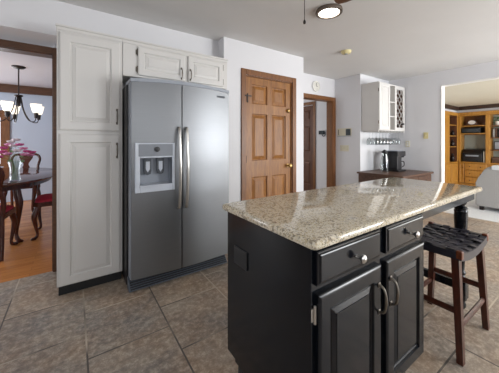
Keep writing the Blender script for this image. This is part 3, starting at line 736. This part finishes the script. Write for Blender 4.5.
bm = B(); box(bm, -.003, .003, -.026, -.023, 0, .06); obj('minute_hand', bm, 'screen', c_)
bm = B(); box(bm, -.001, .038, -.026, -.023, -.003, .003); obj('hour_hand', bm, 'screen', c_)
sd = thing('smoke_detector', 'small round off-white smoke detector on the kitchen ceiling', 'smoke detector', (3.03, 2.10, CE-.001))
bm = B(); lathe(bm, [(0, -.04), (.045, -.038), (.06, -.028), (.066, -.01), (.066, 0)], 24); obj('cover', bm, 'ivory', sd, True)
bm = B(); lathe(bm, [(.0, -.045), (.02, -.044), (.024, -.036)], 14); obj('vent', bm, 'mgrey', sd)

# flush ceiling light, lit
fl_ = thing('ceiling_light', 'lit round flush ceiling light with a bronze ring', 'ceiling light', (1.955, 1.535, CE-.001))
bm = B(); lathe(bm, [(.118, 0), (.122, -.012), (.118, -.03), (.100, -.034), (.094, -.03), (.094, 0)], 32); obj('trim_ring', bm, 'ring', fl_, True)
bm = B(); lathe(bm, [(.093, -.024), (.06, -.031), (0, -.034)], 32, close=False); obj('lens', bm, 'lens', fl_, True)

# ceiling fan (only a blade tip and the pull chain reach into the picture)
fan = thing('ceiling_fan', 'dark brown ceiling fan, one blade tip and a pull chain at the top edge', 'ceiling fan', (1.08, .93, CE))
bm = B(); lathe(bm, [(.07, 0), (.07, -.03), (.02, -.05), (.02, -.10), (.10, -.12), (.11, -.18), (.07, -.25), (.05, -.27), (0, -.27)], 24); obj('motor', bm, 'iron', fan, True)
for k in range(4):
    a_ = math.radians(20.5+90*k); ca, sa = math.cos(a_), math.sin(a_)
    bm = B(); box(bm, .10, .20, -.02, .02, -.20, -.192); prism(bm, [(.17, -.05), (.57, -.065), (.60, -.05), (.607, 0), (.60, .05), (.57, .065), (.17, .05)], -.199, -.190, 'XY')
    bmesh.ops.rotate(bm, cent=(0, 0, 0), matrix=Matrix.Rotation(a_, 3, 'Z'), verts=bm.verts); obj('blade', bm, 'brown', fan)
bm = B(); tube(bm, [(-.04, .05, -.255), (-.04, .05, -.56)], .0018, 6); pc = obj('pull_chain', bm, 'iron', fan)
bm = B(); lathe(bm, [(0, -.58), (.006, -.577), (.008, -.568), (.004, -.556), (0, -.554)], 10, (-.04, .05, 0)); obj('chain_pull', bm, 'iron', pc, True)

# ------------------------------------------------------------------ dining room
TX, TY = -.90, 4.90
t = thing('dining_table', 'oval polished mahogany dining table in the room on the left', 'table', (TX, TY, 0))
def ell(a_, b_, n=48): return [(a_*math.cos(2*PI*k/n), b_*math.sin(2*PI*k/n)) for k in range(n)]
bm = B(); rings = []
for ins, z in ((.03, .722), (.012, .728), (0, .738), (.004, .748), (.014, .752)):
    rings.append([bm.verts.new((x, y, z)) for x, y in ell(.74-ins, 1.2-ins)])
for a_, b_ in zip(rings, rings[1:]):
    for k in range(48): bm.faces.new((a_[k], a_[(k+1) % 48], b_[(k+1) % 48], b_[k]))
bm.faces.new(rings[0][::-1]); bm.faces.new(rings[-1]); obj('tabletop', bm, 'mahogtop', t, True)
bm = B(); prism(bm, ell(.62, 1.05), .655, .7219, 'XY'); obj('apron', bm, 'mahog', t, True)
def cabriole(bm, x, y, dx, dy, h, r=.03):
    pts = [(x, y, h), (x+dx*.02, y+dy*.02, h*.86), (x+dx*.045, y+dy*.045, h*.70), (x+dx*.02, y+dy*.02, h*.40), (x-dx*.005, y-dy*.005, h*.16), (x+dx*.015, y+dy*.015, h*.06), (x+dx*.06, y+dy*.06, .018)]
    tube(bm, curve_pts(pts, 5), interp([r*1.2, r*1.3, r*1.25, r*.85, r*.6, r*.75, r*.55], 5), 10)
    lathe(bm, [(0, 0), (r*1.1, .004), (r*1.25, .016), (r*.7, .028), (0, .03)], 12, (x+dx*.055, y+dy*.055, 0))
for sx_, sy_ in ((1, -1), (-1, -1), (1, 1), (-1, 1)):
    bm = B(); cabriole(bm, sx_*.33, sy_*.74, sx_*.6, sy_*.6, .66); obj('leg', bm, 'mahog', t, True)

def queen_chair(label, loc, rz):
    c = thing('dining_chair', label, 'chair', loc, rz, 'dining chairs around the oval table')
    sh = [(-.20, -.20), (.20, -.20), (.245, .16), (.20, .215), (-.20, .215), (-.245, .16)]
    bm = B(); prism(bm, sh, .40, .455, 'XY'); obj('seat_rail', bm, 'mahog', c)
    bm = B(); r0 = [bm.verts.new((x*.94, y*.94, .452)) for x, y in sh]; r1 = [bm.verts.new((x*.92, y*.92, .478)) for x, y in sh]; r2 = [bm.verts.new((x*.70, y*.70, .495)) for x, y in sh]
    for a_, b_ in ((r0, r1), (r1, r2)):
        for k in range(6): bm.faces.new((a_[k], a_[(k+1) % 6], b_[(k+1) % 6], b_[k]))
    bm.faces.new(r2); bm.faces.new(r0[::-1]); obj('seat_cushion', bm, 'red', c, True, label='red upholstered seat')
    for sx_ in (-1, 1):
        bm = B(); cabriole(bm, sx_*.205, .175, sx_*.5, .6, .40, .024); obj('leg', bm, 'mahog', c, True)
        bm = B(); tube(bm, curve_pts([(sx_*.19, -.27, 0), (sx_*.19, -.225, .22), (sx_*.185, -.195, .44)], 6), [(.021, .018)]*13, 8); obj('leg', bm, 'mahog', c, True)
    bm = B()
    for sx_ in (-1, 1):
        pts = curve_pts([(sx_*.185, -.195, .43), (sx_*.20, -.205, .58), (sx_*.175, -.235, .74), (sx_*.20, -.275, .88), (sx_*.165, -.30, .96), (sx_*.08, -.305, .975), (0, -.305, .955)], 6)
        tube(bm, pts, [(.022, .017)]*len(pts), 8)
    obj('back_frame', bm, 'mahog', c, True)
    bm = B(); prof = [(.05, .45), (.04, .50), (.075, .60), (.085, .68), (.04, .77), (.045, .82), (.09, .90), (.10, .96)]
    sp = curve_pts([(a_, 0, b_) for a_, b_ in prof], 4)
    n = len(sp); L_ = [bm.verts.new((-v_.x, -.21-.095*(v_.z-.45)/.5-.008, v_.z)) for v_ in sp]; R_ = [bm.verts.new((v_.x, -.21-.095*(v_.z-.45)/.5-.008, v_.z)) for v_ in sp]
    L2 = [bm.verts.new(v_.co+Vector((0, .014, 0))) for v_ in L_]; R2 = [bm.verts.new(v_.co+Vector((0, .014, 0))) for v_ in R_]
    for k in range(n-1):
        bm.faces.new((L_[k], R_[k], R_[k+1], L_[k+1])); bm.faces.new((R2[k], L2[k], L2[k+1], R2[k+1])); bm.faces.new((R_[k], R2[k], R2[k+1], R_[k+1])); bm.faces.new((L2[k], L_[k], L_[k+1], L2[k+1]))
    bm.faces.new((L_[0], L2[0], R2[0], R_[0])); bm.faces.new((L_[-1], R_[-1], R2[-1], L2[-1]))
    obj('splat', bm, 'mahog', c)
    return c
ch = queen_chair('mahogany dining chair at the near end of the oval table, back toward the kitchen', (-.800, 3.845, 0), 0)
dup(ch, (-.20, 4.34, 0), PI/2, 'mahogany dining chair with red seat at the right side of the table,')
dup(ch, (-.735, 6.05, 0), PI, 'mahogany dining chair at the far end of the table behind the flowers')

# vase with flowers
VX, VY, VZ = -.565, 4.02, .7525
v_ = thing('flower_vase', 'clear glass vase of pink flowers on the dining table', 'vase', (VX, VY, VZ))
bm = B(); lathe(bm, [(.05, 0), (.056, .01), (.045, .07), (.050, .16), (.066, .235), (.063, .235), (.046, .16), (.041, .07), (.05, .014), (0, .010)], 20, close=False); obj('vase_glass', bm, 'glass', v_, True)
def bloom(bm, c, r, n=9):
    c = Vector(c)
    for ring, (m_, tilt, rr) in enumerate(((6, 1.1, 1.0), (5, .6, .75), (3, .2, .45))):
        for k in range(m_):
            a_ = 2*PI*k/m_+ring*.5+random.random()*.3
            d = Vector((math.cos(a_)*math.sin(tilt), math.sin(a_)*math.sin(tilt), math.cos(tilt)))
            g_ = bmesh.ops.create_icosphere(bm, subdivisions=1, radius=r*.5*rr)
            rot = d.to_track_quat('Z', 'Y').to_matrix()
            for w in g_['verts']: w.co = c+rot @ Vector((w.co.x*.95, w.co.y*.6, w.co.z*.95))+d*r*.55*rr
fl_pos = [(-.12, .02, .30), (-.06, -.06, .28), (-.10, -.05, .34), (-.02, .03, .36), (.05, -.03, .37), (.08, .03, .33), (.12, -.02, .30), (.15, .04, .26), (.03, -.07, .31), (.10, -.06, .27), (-.15, -.03, .25), (-.07, .07, .37), (.01, .0, .42), (-.03, -.04, .40), (.17, 0, .29), (-.14, .05, .29)]
for k, (dx, dy, dz) in enumerate(fl_pos):
    kc = ('white', 'whitepetal') if k in (3, 8, 12, 13) else (('pale pink', 'pink') if k % 2 else ('magenta', 'magenta'))
    dx, dy, dz = dx*.9, dy*.9, .28+(dz-.25)*1.15
    f_ = thing('flower', kc[0]+' bloom in the glass vase on the dining table', 'flower', (VX, VY, VZ), 0, kc[0]+' flowers in the vase')
    bm = B(); bloom(bm, (dx, dy, dz), .046); obj('petals', bm, kc[1], f_, True)
    bm = B(); tube(bm, curve_pts([(dx*.18, dy*.18, .02), (dx*.25, dy*.25, .23), (dx, dy, dz-.02)], 5), .0013, 5)
    if k % 4 == 1: blob(bm, (dx*.8, dy*.8, dz*.78), .02, 1, .1, (1, .5, .8))
    obj('stem', bm, 'stem', f_, True)

# chandelier
cx0, cy0 = -.69, 5.20
chd = thing('chandelier', 'dark bronze chandelier with lit frosted glass shades over the dining table', 'chandelier', (cx0, cy0, 2.36))
bm = B(); lathe(bm, [(.085, 0), (.085, -.012), (.06, -.03), (.015, -.036), (0, -.036)], 20); obj('canopy', bm, 'iron', chd, True)
bm = B(); tube(bm, [(0, 0, -.03), (0, 0, -.44)], .009, 8)
lathe(bm, [(0, -.43), (.05, -.435), (.055, -.45), (.02, -.47), (.03, -.52), (.02, -.60), (.0, -.61)], 16); obj('stem', bm, 'iron', chd, True)
for k in range(5):
    a_ = 2*PI*k/5+.62; ca, sa = math.cos(a_), math.sin(a_); R_ = .275
    bm = B(); pts = curve_pts([(.03*ca, .03*sa, -.45), (.07*ca, .07*sa, -.66), (.15*ca, .15*sa, -.81), (R_*.88*ca, R_*.88*sa, -.84), (R_*ca, R_*sa, -.78)], 6)
    tube(bm, pts, .0065, 8); tube(bm, [(R_*ca, R_*sa, -.79), (R_*ca, R_*sa, -.70)], [.022, .03], 12)
    ar = obj('arm', bm, 'iron', chd, True)
    bm = B(); lathe(bm, [(.028, -.71), (.044, -.695), (.056, -.65), (.072, -.575), (.068, -.575), (.052, -.65), (.04, -.688), (0, -.70)], 18, (R_*ca, R_*sa, 0), close=False); obj('lamp_shade', bm, 'shade', ar, True, label='lit frosted bell shade')

# ------------------------------------------------------------------ living room
BX, BY = 8.93, 2.59   # the corner of the built-in
bk = thing('bookcase', 'golden oak built-in wall unit with open shelves and drawers in the living room', 'bookcase', (BX, BY, 0), -PI/2)
Ld = 2.9
bm = B()
box(bm, 0, Ld, .35, .37, 0, 2.02); box(bm, 0, Ld, 0, .35, 0, .06)
for x0, x1 in ((0, .045), (.575, .66), (1.36, 1.44), (2.1, 2.18), (Ld-.045, Ld)): box(bm, x0, x1, 0, .35, .06, 1.93, .004)
obj('frame', bm, 'bookoak', bk)
bm = B(); box(bm, .012, Ld, -.02, .35, 1.92, 1.96, .004); box(bm, .02, Ld, -.045, .35, 1.96, 2.02, .006); obj('cornice', bm, 'bookoak', bk)
bm = B(); box(bm, .02, Ld, -.03, .35, .63, .66, .004); obj('ledge', bm, 'bookoak', bk)
bm = B(); box(bm, .045, .575, .335, .35, 1.40, 1.92); obj('back_panel', bm, 'bookdark', bk, label='dark wooden back of the middle bay')
bm = B(); box(bm, .045, .575, .335, .35, .66, 1.40); box(bm, .66, 1.36, .335, .35, .66, 1.92); obj('back_panel', bm, 'screenpale', bk, label='pale back of the lower bay')
for z in (1.42, 1.63): bm = B(); box(bm, .045, .575, .0, .335, z, z+.022); obj('shelf', bm, 'bookoak', bk)
for z in (.98, 1.30, 1.61): bm = B(); box(bm, .66, 1.36, .01, .335, z, z+.022); obj('shelf', bm, 'bookdark', bk)
for x0, x1 in ((.145, .60), (.66, 1.36), (1.44, 2.1)):
    for z0, z1 in ((.07, .245), (.255, .43), (.44, .62)):
        bm = B(); nested(bm, x0, x1, z0, z1, [(0, .02), (0, .006), (.01, 0)], -.02); d = obj('drawer', bm, 'bookoak', bk)
        for kx in (x0+(x1-x0)*.25, x0+(x1-x0)*.75):
            bm = B(); lathe(bm, [(.006, 0), (.006, -.014), (.014, -.02), (0, -.03)], 10, (kx, -.02, (z0+z1)/2), 'Y'); obj('knob', bm, 'iron', d, True)
bm = B(); nested(bm, .015, .135, .07, .62, [(0, .02), (0, .006), (.01, 0), (.03, 0), (.036, .006)], -.02); d = obj('door', bm, 'bookoak', bk)
bm = B(); lathe(bm, [(.006, 0), (.006, -.014), (.014, -.02), (0, -.03)], 10, (.11, -.02, .5), 'Y'); obj('knob', bm, 'iron', d, True)
# display side unit facing -y
dc = thing('display_cabinet', 'narrow golden oak display cabinet with shelves at the left of the wall unit', 'cabinet', (7.93, BY, 0))
bm = B(); box(bm, 0, .30, .0, .35, .66, 1.93, .003); box(bm, .30, .36, 0, .35, .06, 1.93, .003); box(bm, .93, .995, 0, .35, .06, 1.93, .003); box(bm, .36, .93, .33, .35, .06, 1.93); box(bm, 0, .30, 0, .35, .06, .63, .003); box(bm, .36, .93, .02, .33, .06, .63)
box(bm, 0, .995, 0, .35, 0, .0599)
obj('frame', bm, 'bookoak', dc)
bm = B(); box(bm, 0, .97, -.012, .35, 1.93, 2.02, .005); obj('cornice', bm, 'bookoak', dc)
bm = B(); box(bm, 0, .95, -.015, .35, .6301, .6599, .003); obj('ledge', bm, 'bookoak', dc)
bm = B(); box(bm, .36, .93, .3, .3299, .66, 1.93); obj('back_panel', bm, 'bookdark', dc, label='dark wooden back')
bm = B(); box(bm, .922, .9299, .012, .2999, .661, 1.929); obj('side_shade_sheet', bm, 'browndoor', dc, label='inner side with shade put into its dark colour')  # dark sheet added over the oak, shading the bay by colour
for z in (1.06, 1.36, 1.66): bm = B(); box(bm, .36, .9219, .02, .30, z, z+.02); obj('shelf', bm, 'bookoak', dc)
for x0, x1 in ((.02, .43), (.45, .90)): bm = B(); panel_door(bm, x0, x1, .08, .61, -.021, .02, .06); obj('door', bm, 'bookoak', dc)
for z, hh, lab in ((1.381, .16, 'small dark figurine on the upper shelf of the display cabinet'), (1.081, .19, 'small dark figurine on the middle shelf of the display cabinet'), (.661, .22, 'dark figurine on the bottom shelf of the display cabinet')):
    f_ = thing('figurine', lab, 'figurine', (7.93+.77, BY+.065, z), 0, 'figurines in the display cabinet')
    bm = B(); lathe(bm, [(.05, 0), (.055, .012), (.04, .03), (.055, hh*.4), (.045, hh*.65), (.02, hh*.78)], 14); obj('figure_body', bm, 'iron', f_, True)
    bm = B(); blob(bm, (0, 0, hh*.9), hh*.14, 2); obj('head', bm, 'iron', f_, True)
def bp(lx, ly): return (BX+ly, BY-lx)   # bookcase local -> world
x_, y_ = bp(.265, .17)
mc = thing('mantel_clock', 'brown mantel clock with a pale oval face on the top shelf of the wall unit', 'clock', (x_, y_, 1.653), -PI/2)
bm = B(); ol = [(-.17, 0), (.17, 0), (.17, .03), (.12, .05), (.09, .12), (.05, .16), (-.05, .16), (-.09, .12), (-.12, .05), (-.17, .03)]; prism(bm, ol, -.05, .05); obj('case', bm, 'walnut', mc)
bm = B(); lathe(bm, [(.06, 0), (.06, -.012), (0, -.014)], 20, (0, -.05, .09), 'Y'); bmesh.ops.scale(bm, vec=(1.35, 1, .9), verts=bm.verts, space=Matrix.Translation((0, .05, -.09))); obj('face', bm, 'white', mc, True)
x_, y_ = bp(.27, .16)
st = thing('stereo_receiver', 'flat black stereo receiver on the shelf below the mantel clock', 'stereo', (x_, y_, 1.4425), -PI/2)
bm = B(); box(bm, -.20, .20, -.13, .13, .012, .15, .005); obj('case', bm, 'plastic', st)
bm = B(); box(bm, -.19, .19, -.137, -.129, .03, .12, .002); obj('front_panel', bm, 'screen', st)
bm = B(); lathe(bm, [(.02, 0), (.02, -.02), (0, -.022)], 14, (.14, -.137, .075), 'Y'); obj('volume_knob', bm, 'dgrey', st, True)
for fx in (-.16, .16): bm = B(); box(bm, fx-.02, fx+.02, -.1, .1, 0, .0125); obj('foot', bm, 'plastic', st)
x_, y_ = bp(.29, .16)
pr = thing('printer', 'bulky black printer with a pale strip, lowest bay of the wall unit', 'printer', (x_, y_, .6605), -PI/2)
bm = B(); box(bm, -.21, .21, -.14, .14, 0, .24, .015); obj('case', bm, 'plastic', pr)
bm = B(); prism(bm, [(-.14, .24), (.14, .24), (.14, .36), (-.05, .33)], -.2, .2, 'YZ'); obj('scanner_lid', bm, 'plastic', pr)
bm = B(); box(bm, -.13, .14, -.165, -.135, .15, .19, .004); obj('paper_strip', bm, 'mgrey', pr, label='pale grey paper strip')
bm = B(); box(bm, -.12, .12, -.20, -.135, .04, .055, .003); obj('output_tray', bm, 'screen', pr)
for k, (hh, m_) in enumerate(((.30, 'paper'), (.27, 'sofa'))):
    x_, y_ = bp(.53+k*.022, .15); bm = B(); box(bm, -.11, .11, -.009, .009, 0, hh, .002); o = obj('folder', bm, m_); o.location = (x_, y_, .6605)
    tag(o, ('taller pale' if k == 0 else 'shorter grey')+' folder standing right of the printer', 'folder', 'folders beside the printer')
x_, y_ = bp(.79, .16)
pp = thing('potted_plant', 'green trailing plant in a white pot on the top right shelf', 'plant', (x_, y_, 1.6325))
bm = B(); lathe(bm, [(.05, 0), (.065, .10), (.07, .11), (.06, .11), (.055, .09), (0, .09)], 16, close=True); obj('pot', bm, 'white', pp, True)
bm = B()
for k in range(60):
    a_ = random.uniform(0, 2*PI); rr = random.uniform(.02, .10); z = .12+random.uniform(-.05, .10)
    blob(bm, (rr*math.cos(a_), rr*math.sin(a_), z), .022, 1, .1, (1, 1, .4))
tube(bm, [(0, 0, .08), (0, 0, .14)], .01, 6)
obj('foliage', bm, 'leaf', pp, True)
for k in range(5):
    x_, y_ = bp(.72+k*.045, .16); hh = (.22, .25, .20, .24, .21)[k]
    bm = B(); box(bm, -.08, .08, -.018, .018, 0, hh, .002); o = obj('book', bm, ('sofa', 'walnut', 'iron', 'bookdark', 'screen')[k]); o.location = (x_, y_, 1.3225)
    tag(o, ('grey book at the left end of', 'tallest brown book in', 'short black book in the middle of', 'tan-brown book fourth in', 'dark grey book at the right end of')[k]+' the row on the right-hand shelves', 'book', 'books on the right-hand shelf')
x_, y_ = bp(.80, .15)
bx_ = thing('wooden_box', 'small brown domed box on the lowest right-hand shelf', 'box', (x_, y_, .6605), -PI/2)
bm = B(); box(bm, -.11, .11, -.08, .08, 0, .10, .004); obj('base', bm, 'walnut', bx_)
bm = B(); prism(bm, [(-.08, .10), (.08, .10), (.075, .13), (.045, .155), (-.045, .155), (-.075, .13)], -.11, .11, 'YZ'); obj('lid', bm, 'walnut', bx_)
x_, y_ = bp(.80, .15)
fr_ = thing('picture_frame', 'dark picture frame standing on the middle right-hand shelf', 'picture frame', (x_, y_, 1.0025), -PI/2)
bm = B(); box(bm, -.09, .09, -.01, .01, 0, .22, .003); obj('frame', bm, 'iron', fr_)
bm = B(); box(bm, -.07, .07, -.013, -.009, .02, .20); obj('picture', bm, 'mgrey', fr_)
# sofa, seen from behind
so = thing('sofa', 'grey upholstered sofa seen from behind in the living room', 'sofa', (6.35, .45, .0))
y1 = 1.03
bm = B(); ol = [(-y1-.9, .07), (y1, .07), (y1, .50), (y1-.05, .56), (y1-.10, .70), (y1-.16, .77), (y1-.22, .785), (-y1-.9, .785)]
prism(bm, ol, -.40, -.18, 'YZ'); bmesh.ops.bevel(bm, geom=[e for e in bm.edges], offset=.015, segments=2, affect='EDGES'); obj('back', bm, 'sofa', so, True)
bm = B(); box(bm, -.179, .45, -y1-.9, y1-.02, .07, .42, .03); obj('base', bm, 'sofa', so, True)
bm = B(); box(bm, -.179, .45, y1-.24, y1-.005, .42, .58, .04); obj('arm', bm, 'sofa', so, True)
for k in range(3): bm = B(); box(bm, -.17, .47, y1-.26-.85*(k+1), y1-.26-.85*k-.01, .42, .54, .04); obj('seat_cushion', bm, 'sofa', so, True)
bm = B(); box(bm, -.42, -.12, -.9, y1-.22, .788, .80, .005); box(bm, -.418, -.402, -.9, y1-.22, .73, .795, .004); obj('throw', bm, 'sofaw', so, label='pale throw over the back')
for y in (-y1-.85, y1-.08):
    for x in (-.35, .38): bm = B(); box(bm, x-.03, x+.03, y-.03, y+.03, 0.004, .0699); obj('foot', bm, 'iron', so)
